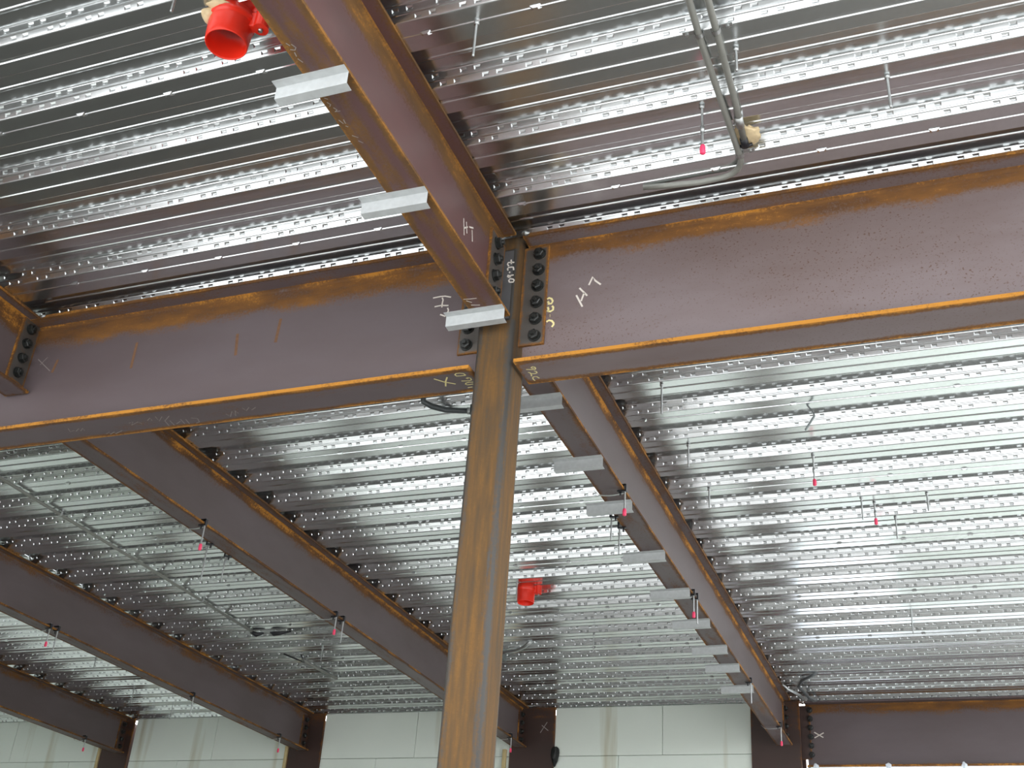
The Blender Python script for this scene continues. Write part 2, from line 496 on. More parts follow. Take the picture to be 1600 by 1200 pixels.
def beam(name, label, cat, loc, rotz, L, depth, bf, tf, tw, mat, group=None, under=None, top=None, top_rust=.74, top_band=.07, f0=0.0, f1=None, bot=.55):
    t = thing(name, label, cat, loc, rotz, group)
    under = under or [(1, .84), (.86, .58), (.6, .25), (0.12, .32), (0, .32)]
    top = top or [(1, .80), (.86, .50), (.5, .36), (.15, .42), (0, .5)]
    flange('bottom_flange', L, bf, 0, tf, mat, t, under)
    flange('top_flange', L, bf, depth - tf, depth, mat, t, top)
    web(L, tf, depth - tf, tw, mat, t, top_rust, top_band, bot)
    return t

GD, GB, GT = ZT - ZB - .0006, .1717, .0145
girder_r = beam('steel_girder', 'speckled grey steel girder right of the centre column with 92C in chalk', 'girder',
                (0.09, 0, ZB), 0, 4.6, GD, GB, GT, 2 * TW, M_GIRDER_R, top_band=.075,
                under=[(1, 1.0), (.80, .70), (.62, .20), (0.1, .12), (-0.0, .14)])
girder_l = beam('steel_girder', 'grey steel girder left of the centre column with faint orange streaks', 'girder',
                (-9.4, 0, ZB), 0, 9.4 - .09, GD, GB, GT, 2 * TW, M_GIRDER_L, top_band=.11,
                under=[(1, 1.0), (.82, .75), (.64, .25), (0.1, .2), (0, .2)])
BD, BB, BT = ZT - ZBB - .0006, .1339, .0114
LD, LB = ZT - ZL - .0006, .1303
near_beam = beam('steel_beam', 'reddish steel beam from the top of the photo down to the centre column', 'beam',
                 (0, -3.0, ZBB), PI / 2, 2.9, BD, BB, BT, .008, M_BEAM_RED, top_rust=.75, top_band=.09,
                 under=[(1, .92), (.78, .72), (.5, .28), (.12, .5), (0, .58)])
far_beam = beam('steel_beam', 'steel beam behind the centre column carrying a row of galvanised clips', 'beam',
                (0, .085, ZBB), PI / 2, 6.70, BD, BB, BT, .008, M_BEAM, top_rust=.8, top_band=.045)
left_near = beam('steel_beam', 'short piece of steel beam at the left edge with four bolts', 'beam',
                 (-2.36, -3.0, ZL), PI / 2, 2.985, LD, LB, BT, .008, M_BEAM, top_rust=.8, top_band=.12)
left_1 = beam('steel_beam', 'long dark steel beam running behind the foot of the centre column', 'beam',
              (-2.4175, .015, ZL), PI / 2, 6.80, LD, LB, BT, .008, M_BEAM, top_rust=.8, top_band=.05)
left_2 = beam('steel_beam', 'dark steel beam second from the lower left corner', 'beam',
              (-4.7057, .015, ZL), PI / 2, 6.80, LD, LB, BT, .008, M_BEAM, top_rust=.5, top_band=.05, bot=.35)
left_3 = beam('steel_beam', 'dark steel beam in the lower left corner', 'beam',
              (-6.9105, .015, ZL), PI / 2, 6.80, LD, LB, BT, .008, M_BEAM, top_rust=.5, top_band=.05, bot=.35)
edge_girder = beam('steel_girder', 'grey steel edge girder at the lower right with an orange top band', 'girder',
                   (.17, 6.95, ZB + .036), 0, 4.5, GD - .036, .165, GT, 2 * TW, M_GIRDER_L, top_rust=.66, top_band=.085, bot=.6,
                   top=[(1, .2), (.8, .05), (0, .05)])  # low rust darkens the top flange: shade on its underside put into the colour

# ------------------------------------------------------------------ bolts and connection plates
def bolt_mesh():
    bm = bmesh.new()
    def cyl(r, z0, z1, seg, r2=None):
        ring = [[bm.verts.new((q * math.cos(2 * PI * k / seg), q * math.sin(2 * PI * k / seg), z)) for k in range(seg)]
                for q, z in ((r, z0), (r2 or r, z1))]
        for k in range(seg): bm.faces.new((ring[0][k], ring[0][(k + 1) % seg], ring[1][(k + 1) % seg], ring[1][k]))
        bm.faces.new(ring[1]); bm.faces.new(ring[0][::-1])
    cyl(.0255, 0, .0045, 16)
    cyl(.0215, .0045, .020, 6); cyl(.0205, .020, .0225, 6, .017)
    cyl(.0105, .0225, .031, 10, .0085)
    bmesh.ops.recalc_face_normals(bm, faces=bm.faces)
    me = bpy.data.meshes.new('bolt'); bm.to_mesh(me); bm.free(); me.materials.append(M_BOLT)
    return me
BOLT = bolt_mesh()
def bolts(parent, pts, axis, spin=0.0):
    for i, p in enumerate(pts):
        o = link(bpy.data.objects.new('bolt', BOLT), parent)
        o.location = p
        e = {'-y': (PI / 2, 0, 0), '+x': (0, PI / 2, 0)}[axis]
        o.rotation_euler = (Matrix.Rotation(e[0], 3, 'X') if axis == '-y' else Matrix.Rotation(e[1], 3, 'Y')).to_euler()
        o.rotation_euler = (o.rotation_euler.to_matrix() @ Matrix.Rotation(spin + i * .7, 3, 'Z')).to_euler()
def plate(parent, c, s, mat=None, edge=.014):
    """connection plate with rusty rim; box subdivided so the rim carries the rust"""
    ax = min(range(3), key=lambda i: s[i])
    u, v = [i for i in range(3) if i != ax]
    def st(L): return [-L / 2, -L / 2 + edge, L / 2 - edge, L / 2]
    V = []; R = []; F = []
    for side in (-1, 1):
        for a in st(s[u]):
            for b in st(s[v]):
                p = [0, 0, 0]; p[ax] = side * s[ax] / 2; p[u] = a; p[v] = b
                V.append(tuple(p[i] + c[i] for i in range(3)))
                R.append(.85 if abs(a) > s[u] / 2 - 1e-6 or abs(b) > s[v] / 2 - 1e-6 else .22)
    for sd in (0, 16):
        for i in range(3):
            for j in range(3):
                q = sd + i * 4 + j
                F.append((q, q + 1, q + 5, q + 4))
    rim = [0, 1, 2, 3, 7, 11, 15, 14, 13, 12, 8, 4]
    for i in range(12):
        a, b = rim[i], rim[(i + 1) % 12]
        F.append((a, b, b + 16, a + 16))
    return meshobj('connection_plate', V, F, mat or M_PLATE, parent, rust=R)

# ------------------------------------------------------------------ centre column: square tube
colm = thing('steel_column', 'rusty brown square tube column in the middle of the photo', 'column', (0, 0, 0))
def tube_section(hw, rad, seg=5):
    P = []; R = []
    for cx, cy, a0 in ((-1, -1, PI), (1, -1, 1.5 * PI), (1, 1, 0), (-1, 1, .5 * PI)):
        for k in range(seg + 1):
            a = a0 + k / seg * PI / 2
            P.append((cx * (hw - rad) + rad * math.cos(a), cy * (hw - rad) + rad * math.sin(a)))
            R.append(.28 if 1 < k < seg - 1 else .52)
        d = [(1, 0), (0, 1), (-1, 0), (0, -1)][[(-1, -1), (1, -1), (1, 1), (-1, 1)].index((cx, cy))]
        base = P[-1]; run = 2 * (hw - rad)
        for f in (.12, .3, .5, .7, .88):
            P.append((base[0] + d[0] * run * f, base[1] + d[1] * run * f)); R.append(.80)
    return P, R
P, R = tube_section(.0745, .021)
LV = [0.0, 3.6, 3.985, 4.005, 4.02, 4.33, 4.345, ZT - .002]
V, F = ring_extrude(P, 'z', 0, 0, LV)
RR = []
for z in LV:
    for (x, y), r in zip(P, R):
        if y < -.07 and -.02 < x < .06 and 4.01 < z < 4.34: r = -.35
        elif z > 4.01: r = max(r, .78)
        RR.append(r)
o = meshobj('tube', V, F, M_COLUMN, colm, rust=RR)
for p in o.data.polygons: p.use_smooth = len(p.vertices) == 4
boxobj('unrusted_strip', (.014, -.0746, 4.175), (.078, .0016, .318), plain('bare_blue_grey_steel', (.088, .085, .088), .5, 0, .15, 25), colm)['label'] = 'bare blue grey strip with white chalk numbers'
boxobj('base_plate', (0, 0, .0125), (.30, .30, .025), M_PLATE, colm, .003)
BZ = ZB + .3394
zb6 = [BZ + .1905 - .0762 * i for i in range(6)]
pr = plate(colm, (.126, -TW - .0055, BZ), (.103, .010, .457))
bolts(pr, [(.1397, -TW - .0105, z) for z in zb6], '-y')
pl = plate(colm, (-.126, -TW - .0055, BZ), (.103, .010, .457))
bolts(pl, [(-.1397, -TW - .0105, z) for z in zb6], '-y', .3)
pn = plate(colm, (.0095, -.144, 4.2015), (.010, .140, .31))
bolts(pn, [(.0145, -.160, 4.3158 - .0762 * i) for i in range(4)], '+x')
pf = plate(colm, (.0095, .144, 4.2015), (.010, .140, .31))
bolts(pf, [(.0145, .160, 4.3158 - .0762 * i) for i in range(4)], '+x')
# fin plate for the beam at the left edge, welded to the left girder (local x runs from -9.4)
pe = plate(girder_l, (-2.3495 + 9.4, -.0625, 4.2320 - ZB), (.011, .112, .33))
bolts(pe, [(-2.344 + 9.4, -.066, 4.345 - .0762 * i - ZB) for i in range(4)], '+x')

# ------------------------------------------------------------------ wide columns in the back wall
def wall_column(x, w, label):
    c = thing('steel_column', label, 'column', (x, 6.84, 0))
    h = w / 2
    lv = [0, 3.7, 4.05, ZT - .004]
    def fl(y0, y1):
        ys = [(-h, .5), (-h * .9, .12), (0, .05), (h * .9, .12), (h, .5)]
        pts = [(q, y0) for q, r in ys] + [(q, y1) for q, r in reversed(ys)]
        V, F = ring_extrude(pts, 'z', 0, 0, lv)
        rr = [r for q, r in ys] + [r for q, r in reversed(ys)]
        R = []
        for i, z in enumerate(lv): R += [r + (.35 if i == 3 else 0) for r in rr]
        return meshobj('flange', V, F, M_WALLCOL, c, rust=R)
    fl(0, .018); fl(.282, .30)
    V, F = ring_extrude([(-.006, .018), (.006, .018), (.006, .282), (-.006, .282)], 'z', 0, 0, lv)
    meshobj('web', V, F, M_WALLCOL, c, rust=[.1] * len(V))
    return c
wc3 = wall_column(-6.99, .35, 'brown steel column in the back wall nearest the lower left corner')
wc2 = wall_column(-4.70, .36, 'brown steel column in the back wall second from the left')
wc1 = wall_column(-2.31, .43, 'brown steel column in the back wall right beside the centre column')
wc0 = wall_column(-0.08, .42, 'brown steel column in the back wall carrying the edge girder')
for c, bx, dep in ((wc3, -6.9105, LD), (wc2, -4.7057, LD), (wc1, -2.4175, LD), (wc0, 0.0, BD)):
    pz = plate(c, (bx + .0095 - c.location.x, -.06, ZT - .19), (.010, .12, .30), M_WALLCOL)
    bolts(pz, [(bx + .0145 - c.location.x, -.06, ZT - .08 - .0762 * i) for i in range(4)], '+x')
pz = plate(wc0, (.22, .0985, BZ), (.13, .010, .457), M_WALLCOL)
bolts(pz, [(.285, .0935, z) for z in zb6], '-y')

# ------------------------------------------------------------------ galvanised Z clips under the crossing beams
def clip_mesh():
    t = .0016
    # leg against the flange runs towards the viewer, web down, lower leg away
    mid = [(-.030, 0), (0, 0), (.001, -.043), (.030, -.0445)]
    off = [(-.030, -t), (-t, -t), (-t + .001, -.043 - t), (.030, -.0445 - t)]
    pts = mid + off[::-1]
    V, F = ring_extrude(pts, 'x', 0, .238, [0, .08, .16, .238])
    me = bpy.data.meshes.new('galvanized_clip'); me.from_pydata(V, [], F)
    bm = bmesh.new(); bm.from_mesh(me); bmesh.ops.recalc_face_normals(bm, faces=bm.faces); bm.to_mesh(me); bm.free()
    me.materials.append(M_CLIP)
    return me
CLIP = clip_mesh()
clips = [(-1.427, 0.0, 'galvanised Z clip under the near beam close below the red sleeve'),
         (-.868, .012, 'galvanised Z clip halfway along the near beam above the left girder'),
         (-.155, 0.0, 'galvanised Z clip at the column end of the near beam'),
         (.530, .01, 'galvanised Z clip next to the centre column under the far beam'),
         (1.135, 0.0, 'galvanised Z clip under the far beam, second from the centre column'),
         (1.648, -.012, 'galvanised Z clip under the far beam just below a pink capped rod'),
         (2.325, -.02, 'galvanised Z clip under the far beam, fourth from the centre column'),
         (2.918, 0.0, 'galvanised Z clip under the far beam just above the paired hanger rods'),
         (3.475, -.02, 'galvanised Z clip under the far beam just below the paired hanger rods'),
         (4.015, -.03, 'galvanised Z clip under the far beam, third from the back wall'),
         (4.43, -.01, 'galvanised Z clip under the far beam, second from the back wall'),
         (4.96, -.02, 'galvanised Z clip under the far beam nearest the back wall')]
for y, a, lab in clips:
    o = link(bpy.data.objects.new('galvanized_clip', CLIP))
    o.location = (-.170, y, ZBB - .0004); o.rotation_euler = (0, 0, a)
    tag(o, lab, 'clip', 'galvanised clips across the beam undersides')

# ------------------------------------------------------------------ red pipe sleeves hung in the deck
def sleeve(loc, label, rot, foam, sc_=1.0):
    s = thing('pipe_sleeve', label, 'pipe sleeve', loc, rot, 'red plastic pipe sleeves')
    bm = bmesh.new(); seg = 32
    prof = [(.056, -.125), (.0585, -.120), (.0595, -.105), (.0615, -.045), (.0615, -.040), (.066, -.036), (.066, -.020), (.0615, -.016), (.0620, 0),
            (.057, 0), (.0565, -.040), (.0535, -.120), (.056, -.125)]
    rings = [[bm.verts.new((r * math.cos(2 * PI * k / seg), r * math.sin(2 * PI * k / seg), z)) for k in range(seg)] for r, z in prof[:-1]]
    rings.append(rings[0])
    for a, b in zip(rings, rings[1:]):
        for k in range(seg): bm.faces.new((a[k], a[(k + 1) % seg], b[(k + 1) % seg], b[k]))
    bmobj('sleeve_wall', bm, M_RED, s, smooth=True)
    # side lug: a short upright fixing tube joined by a rib
    bm = bmesh.new()
    add_tube(bm, [(.088, 0, -.062), (.088, 0, -.001)], .022, 18)
    add_box(bm, (.068, 0, -.031), (.03, .030, .058), None, .002)
    bmobj('fixing_lug', bm, M_RED, s)
    bm = bmesh.new()
    ringo = [bm.verts.new((.112 * math.cos(2 * PI * k / 24) * .62 + .088, .036 * math.sin(2 * PI * k / 24), 0)) for k in range(24)]
    bm.free()
    tubeobj('screw', [(.088, 0, -.070), (.088, 0, -.062)], .007, M_ZINC, s, 8)
    if foam:
        blob('spray_foam', (-.048, -.025, -.030), (.026, .030, .018), M_FOAMY, s, 3, .22, 4)
        blob('spray_foam', (-.020, -.055, -.016), (.034, .016, .013), M_FOAMY, s, 8, .22, 4)
    s.scale = (sc_, sc_, 1.0)
    return s
sleeve((-.418, -1.405, 4.402), 'red plastic pipe sleeve with cream foam beside the near beam', .25, True, 1.15)
sleeve((-1.262, 3.72, 4.402), 'small distant red plastic pipe sleeve right of the centre column', .1, False)

# ------------------------------------------------------------------ conduits under the deck
def strap(parent, x, y, z, side):
    bm = bmesh.new()
    pts = []
    for k in range(9):
        a = PI * k / 8
        pts.append((x + .0145 * math.cos(a), z - .0145 * math.sin(a)))
    pts = [(x + .0145, z + .012)] + pts + [(x - .0145, z + .012)]
    for (xa, za), (xb, zb_) in zip(pts, pts[1:]):
        v = [bm.verts.new((xa, y - .008, za)), bm.verts.new((xb, y - .008, zb_)), bm.verts.new((xb, y + .008, zb_)), bm.verts.new((xa, y + .008, za))]
        bm.faces.new(v)
    add_box(bm, (x + side * .032, y, z + .0125), (.040, .018, .003), None, .0005)
    add_tube(bm, [(x + side * .038, y, z + .012), (x + side * .038, y, z + .002)], .006, 6)
    return bmobj('strap', bm, M_ZINC, parent)
ZC = ZT - .0135
c1 = thing('conduit', 'grey metal conduit bending left above the right girder', 'conduit', (0, 0, 0))
bend = [(.978, -2.9, ZC), (.984, -1.5, ZC), (.978, -.9, ZC - .002), (.990, -.40, ZC - .002), (.992, -.32, ZC - .002)]
for k in range(1, 9):
    a = k / 8 * PI / 2
    bend.append((.992 - .085 * (1 - math.cos(a)), -.32 + .085 * math.sin(a), ZC - .002 - .004 * k / 8))
bend += [(.83, -.233, ZC - .008), (.72, -.238, ZC - .002), (.62, -.242, ZC + .008)]
tubeobj('pipe', bend, .0112, M_CONDUIT, c1, 12)
strap(c1, .979, -.925, ZC, -1); strap(c1, .992, -.335, ZC, 1)
c2 = thing('conduit', 'grey metal conduit ending in black tape above the right girder', 'conduit', (0, 0, 0))
tubeobj('pipe', [(1.030, -2.9, ZC), (1.036, -1.2, ZC), (1.028, -.60, ZC), (1.020, -.385, ZC)], .0112, M_CONDUIT, c2, 12)
tubeobj('coupling', [(1.0235, -.525, ZC), (1.0225, -.475, ZC)], .0145, M_ZINC, c2, 12)
tubeobj('tape_wrap', [(1.0205, -.415, ZC), (1.0195, -.372, ZC), (1.022, -.366, ZC - .004)], .0142, M_TAPE, c2, 10, [.0135, .0150, .006])
tubeobj('tape_wrap', [(1.0, -.372, ZC + .004), (1.02, -.372, ZC - .004), (1.045, -.376, ZC + .002)], .006, M_TAPE, c2, 6)
strap(c2, 1.031, -.925, ZC, 1)
fo = blob('foam_patch', (1.034, -.405, ZT + .004), (.045, .05, .012), M_FOAMY, None, 5, .4)
tag(fo, 'tan foam patch on the deck around the taped conduit end', 'foam')
c3 = thing('conduit', 'thin pale conduit running diagonally under the left deck', 'conduit', (0, 0, 0))
tubeobj('pipe', [(-3.762, .20, ZC), (-3.785, 1.6, ZC - .004), (-3.80, 3.0, ZC - .002), (-3.828, 4.30, ZC)], .0105, M_CONDUIT, c3, 10)
tubeobj('tape_wrap', [(-3.838, 4.30, ZC), (-3.800, 4.335, ZC - .016), (-3.74, 4.345, ZC - .004)], .016, M_TAPE, c3, 8, [.014, .022, .008])
tubeobj('tape_wrap', [(-3.68, 4.345, ZC), (-3.645, 4.35, ZC - .012), (-3.60, 4.355, ZC - .008), (-3.50, 4.36, ZC + .002)], .016, M_TAPE, c3, 8, [.008, .022, .016, .006])
strap(c3, -3.805, 3.55, ZC, -1); strap(c3, -3.787, 1.9, ZC, -1)
c4 = thing('conduit', 'short pale conduit stub with a dark hook near the back wall', 'conduit', (0, 0, 0))
tubeobj('pipe', [(-3.805, 5.10, ZC), (-3.772, 5.66, ZC)], .013, M_CONDUIT, c4, 10)
tubeobj('hook', [(-3.90, 4.93, ZC + .01), (-3.83, 5.06, ZC - .004), (-3.80, 5.12, ZC - .01), (-3.775, 5.04, ZC + .002), (-3.755, 4.98, ZC + .01)], .007, M_TAPE, c4, 6)

# flexible cables
f1 = thing('flexible_cable', 'dark grey flexible cable ending in a box just left of the centre column', 'cable', (0, 0, 0))
tubeobj('cable', [(-.858, 1.045, ZT + .03), (-.852, 1.06, ZC - .008), (-.82, 1.095, ZC - .02), (-.765, 1.135, ZC - .024), (-.70, 1.168, ZC - .02), (-.655, 1.188, ZC - .016)],
        .015, M_CABLE, f1, 12)
boxobj('junction_box', (-.600, 1.195, ZC - .022), (.085, .075, .062), M_BOX, f1, .004)
tubeobj('connector', [(-.665, 1.185, ZC - .017), (-.640, 1.190, ZC - .018)], .018, M_ZINC, f1, 10)
f2 = thing('flexible_cable', 'short silver cable curling out right of the column foot', 'cable', (0, 0, 0))
tubeobj('cable', [(-1.98, 5.10, ZC - .01), (-1.90, 5.07, ZC - .012), (-1.82, 5.04, ZC - .014), (-1.74, 4.98, ZC - .012), (-1.655, 4.915, ZC + .012)], .014, M_ZINC, f2, 10)
boxobj('junction_box', (-2.02, 5.16, ZC - .02), (.10, .12, .05), M_BOX, f2, .004)
f3 = thing('flexible_cable', 'dark cable looping up above the edge girder column', 'cable', (0, 0, 0))
tubeobj('cable', [(.40, 6.03, ZC + .02), (.33, 6.06, ZC - .01), (.26, 6.12, ZC - .02), (.215, 6.25, ZC - .03), (.235, 6.45, ZC - .03), (.25, 6.62, ZC - .03), (.27, 6.74, ZC - .02), (.29, 6.80, ZC + .004)], .013, M_CABLE, f3, 10)
f4 = thing('flexible_cable', 'pale short cable arching from the far beam to the corner', 'cable', (0, 0, 0))
tubeobj('cable', [(.075, 6.30, ZC + .005), (.11, 6.34, ZC - .02), (.15, 6.42, ZC - .03), (.185, 6.52, ZC - .03), (.20, 6.66, ZC - .02), (.225, 6.74, ZC)], .010, M_ZINC, f4, 8)

# ------------------------------------------------------------------ threaded hanger rods
def deck_top(y):
    f = ((y - Y0) / PITCH) % 1.0
    d = min(f, 1 - f) * PITCH
    return ZT if d < BF / 2 + .004 else (ZT + DEP - .001 if d > BF / 2 + WEBR - .004 else ZT + DEP * (d - BF / 2) / WEBR)
def threaded(name, x, y, z0, z1, parent, r=.0048):
    """rod with coarse thread rings"""
    n = max(4, int((z1 - z0) / .006)); path = []; rad = []
    for i in range(n + 1):
        path.append((x, y, z0 + (z1 - z0) * i / n)); rad.append(r * (1.0 if i % 2 else .86))
    return tubeobj(name, path, r, M_ZINC, parent, 8, rad)
def cap(x, y, z, parent):
    return tubeobj('safety_cap', [(x, y, z - .006), (x, y, z - .003), (x, y, z + .020), (x, y, z + .030)], .008, M_PINK, parent, 10, [.006, .0095, .0095, .0075])
def deck_rod(x, y, L, label, pink=False):
    t = thing('hanger_rod', label, 'hanger rod', (x, y, ZT), group='threaded rods hanging from the deck')
    threaded('rod', 0, 0, -L, deck_top(y) - ZT, t)
    tubeobj('nut', [(0, 0, deck_top(y) - ZT - .012), (0, 0, deck_top(y) - ZT - .001)], .0095, M_ZINC, t, 6)
    if pink:
        cap(0, 0, -L, t)
        tubeobj('coupling', [(0, 0, -L * .52 - .01), (0, 0, -L * .52 + .014)], .0075, M_ZINC, t, 6)
def beam_rod(x, y, z, L, label, side, width, pink=False, wire=True):
    """side +1: the clamp bites the right tip of the flange, -1 the left tip"""
    t = thing('hanger_rod', label, 'hanger rod', (x, y, z), group='rods clamped to beam flanges')
    threaded('rod', 0, 0, -L, .032, t)
    bm = bmesh.new()
    add_box(bm, (-side * .014, 0, .024), (.046, .020, .007), None, .001)
    add_box(bm, (-side * .014, 0, -.008), (.046, .020, .007), None, .001)
    add_box(bm, (side * .006, 0, .008), (.007, .020, .036), None, .001)
    bmobj('clamp', bm, M_TAPE, t)
    tubeobj('set_screw', [(-side * .022, 0, -.030), (-side * .022, 0, -.006)], .005, M_TAPE, t, 6)
    if pink: cap(0, 0, -L, t)
    if wire:
        bm = bmesh.new(); n = 6
        prev = None
        for i in range(n + 1):
            xx = -side * (.010 + (width - .0) * i / n); zz = -.014 - .010 * math.sin(PI * i / n) if i < n else .004
            yy = .012 - .018 * i / n
            ring = [bm.verts.new((xx, yy - .006, zz)), bm.verts.new((xx, yy + .006, zz)), bm.verts.new((xx, yy + .006, zz + .0015)), bm.verts.new((xx, yy - .006, zz + .0015))]
            if prev:
                for k in range(4): bm.faces.new((prev[k], prev[(k + 1) % 4], ring[(k + 1) % 4], ring[k]))
            else: bm.faces.new(ring[::-1])
            prev = ring
        bm.faces.new(prev)
        bmobj('retaining_strap', bm, M_ZINC, t)
for r in [(.324, -1.161, .148, 'bare hanger rod right of the near beam at the top of the photo'),
          (1.074, -.822, .098, 'bare hanger rod just right of the twin conduits'),
          (.916, -.597, .204, 'pink tipped hanger rod just left of the twin conduits', True),
          (1.511, -.568, .136, 'bare hanger rod in the upper right of the deck'),
          (-.505, -1.575, .125, 'bare hanger rod at the top edge left of the red sleeve with foam'),
          (.328, 1.200, .160, 'bare hanger rod nearest below the right girder beside the far beam'),
          (.308, 1.844, .132, 'bare hanger rod second below the right girder beside the far beam'),
          (.298, 2.401, .116, 'bare hanger rod third below the right girder beside the far beam'),
          (.906, 2.115, .166, 'pink tipped hanger rod below the middle of the right girder', True),
          (1.152, 2.773, .128, 'pink tipped hanger rod in a cluster at the right of the far deck', True),
          (1.090, 2.679, .138, 'bare hanger rod just left of the clustered pink tipped rod'),
          (1.435, 2.701, .106, 'bare hanger rod at the right end of the cluster on the far deck'),
          (1.247, 2.994, .138, 'bare dark hanger rod just below the cluster on the far deck'),
          (1.213, 4.713, .132, 'bare dark hanger rod over the bright reflection near the edge girder'),
          (-1.300, 3.637, .128, 'thin hanger rod just left of the small red sleeve'),
          (-1.102, 4.798, .134, 'thin hanger rod on the deck below the small red sleeve'),
          (-5.760, 4.810, .088, 'short thin hanger rod between the two lower left beams'),
          (-6.190, 5.941, .098, 'thin hanger rod nearest the left wall column top'),
          (-6.075, 6.445, .130, 'thin hanger rod against the back wall at the lower left'),
          (-3.475, 4.842, .108, 'thin dark hanger rod above the short conduit stub')]:
    deck_rod(*r)
for x, y, z, L, lab, side, wd, pk in [
        (.071, 1.500, ZBB, .132, 'pink tipped rod clamped to the far beam, nearest the centre column', 1, .145, True),
        (.071, 3.000, ZBB, .140, 'pink tipped rod clamped midway along the far beam', 1, .145, True),
        (.076, 3.070, ZBB, .160, 'bare rod clamped beside the pink tipped rod midway along the far beam', 1, .145, False),
        (.068, 4.853, ZBB, .156, 'bare rod clamped to the far beam at the last galvanised clip', 1, .145, False),
        (.075, 6.126, ZBB, .152, 'pink tipped rod clamped to the far beam at the back wall column', 1, .145, True),
        (-.082, 1.795, ZBB, .134, 'bare rod on the left edge of the far beam, first of two', -1, .14, False),
        (-.081, 1.940, ZBB, .152, 'bare rod on the left edge of the far beam, second of two', -1, .14, False),
        (-2.346, 1.498, ZL, .150, 'pink tipped rod clamped high on the long dark beam', 1, .14, True),
        (-2.497, 1.76, ZL, .224, 'long bare rod on the left edge of the long dark beam', -1, .14, False),
        (-2.497, 1.95, ZL, .152, 'short bare rod on the left edge of the long dark beam', -1, .14, False),
        (-2.350, 3.071, ZL, .126, 'pink tipped rod clamped midway along the long dark beam', 1, .14, True),
        (-2.346, 3.165, ZL, .158, 'bare rod clamped midway along the long dark beam', 1, .14, False),
        (-4.640, 2.978, ZL, .136, 'pink tipped rod clamped to the second beam from lower left', 1, .14, True),
        (-4.615, 3.034, ZL, .170, 'bare rod beside the pink tip on the second beam from lower left', 1, .14, False),
        (-4.635, 4.809, ZL, .172, 'bare rod clamped low on the second beam from lower left', 1, .14, False),
        (-4.630, 6.250, ZL, .140, 'pink tipped rod at the wall end of the second beam from lower left', 1, .14, True),
        (-6.835, 6.176, ZL, .120, 'pink tipped rod at the wall end of the lower left corner beam', 1, .14, True),
        (-2.347, 6.406, ZL, .132, 'pink tipped rod at the wall end of the long dark beam', 1, .14, True)]:
    beam_rod(x, y, z, L, lab, side, wd, pk, wire=pk)
# bent perforated strap hanging from the far right deck
bm = bmesh.new()
zz = [(.955, 1.56, ZT + .0), (.975, 1.57, ZT - .030), (.985, 1.58, ZT - .052), (.955, 1.60, ZT - .085), (.935, 1.61, ZT - .108)]
prev = None
for x, y, z in zz:
    ring = [bm.verts.new((x - .003, y - .008, z)), bm.verts.new((x - .003, y + .008, z)), bm.verts.new((x + .003, y + .008, z)), bm.verts.new((x + .003, y - .008, z))]
    if prev:
        for k in range(4): bm.faces.new((prev[k], prev[(k + 1) % 4], ring[(k + 1) % 4], ring[k]))
    else: bm.faces.new(ring[::-1])
    prev = ring
bm.faces.new(prev)
tag(bmobj('hanging_strap', bm, M_BOX), 'crooked grey strap hanging below the right girder', 'strap')

# ------------------------------------------------------------------ back wall details
tag(blob('sealant_lump', (-2.075, 6.835, 3.955), (.035, .03, .085), M_FOAMD, None, 11, .4), 'black lump of sealant on the right side of a wall column', 'sealant')
for x, w, z0, z1, lab in ((-2.575, .035, 3.2, 4.02, 'pale wood strip left of the wall column beside the centre column'),
                          (-7.19, .03, 3.2, 4.10, 'pale wood strip left of the lower left wall column'),
                          (-4.905, .03, 3.2, 4.08, 'pale wood strip left of the second wall column')):
    tag(boxobj('wood_strip', (x, 6.85, (z0 + z1) / 2), (w, .04, z1 - z0), M_WOOD, None, .003), lab, 'wood strip', 'wood strips beside the wall columns')

# plastic sheeting that closes the bay under the edge girder
def sheeting(x0, x1, label, zl=2.94, zh=3.842, y=6.955):
    V = []; F = []; nx = 40; nz = 8
    for side in (0, 1):
        for i in range(nx + 1):
            for j in range(nz + 1):
                x = x0 + (x1 - x0) * i / nx; z = zl + (zh - zl) * j / nz
                a = .012 * math.sin(i * 1.3) + .010 * math.sin(i * .57 + j * .4)
                V.append((x, y + a * (1 - .7 * j / nz) + side * .0015, z))
    N = (nx + 1) * (nz + 1)
    for s in (0, N):
        for i in range(nx):
            for j in range(nz):
                q = s + i * (nz + 1) + j
                F.append((q, q + 1, q + nz + 2, q + nz + 1))
    o = meshobj('plastic_sheet', V[:N], F[:nx * nz], M_SHEET, None, smooth=True)
    return tag(o, label, 'sheeting')
sheeting(.16, .97, 'bright white plastic sheeting hung under the edge girder')
sheeting(.20, 4.65, 'narrow white plastic valance along the lower edge of the edge girder', 3.66, 3.838, 6.857)
for i, (x, lab) in enumerate(((.245, 'white sheet knot at the column end of the edge girder'), (.83, 'white sheet knot midway below the edge girder'), (1.42, 'white sheet knot nearest the right edge below the girder'))):
    tag(blob('sheet_knot', (x, 6.86, ZB + .034), (.022, .02, .026), M_SHEET, None, 20 + i, .3, 2), lab, 'sheet knot', 'white knots of the plastic sheet')

# little bright weld lumps where the deck ends over the steel
for i, (p, lab) in enumerate((((.105, -.092, 4.394), 'shiny weld lump at the deck corner above the six bolt plate'),
                              ((-2.275, -.082, 4.396), 'shiny weld lump at the deck end by the left edge beam'))):
    tag(blob('weld_lump', p, (.016, .012, .010), M_ZINC, None, 40 + i, .3, 2), lab, 'weld lump')

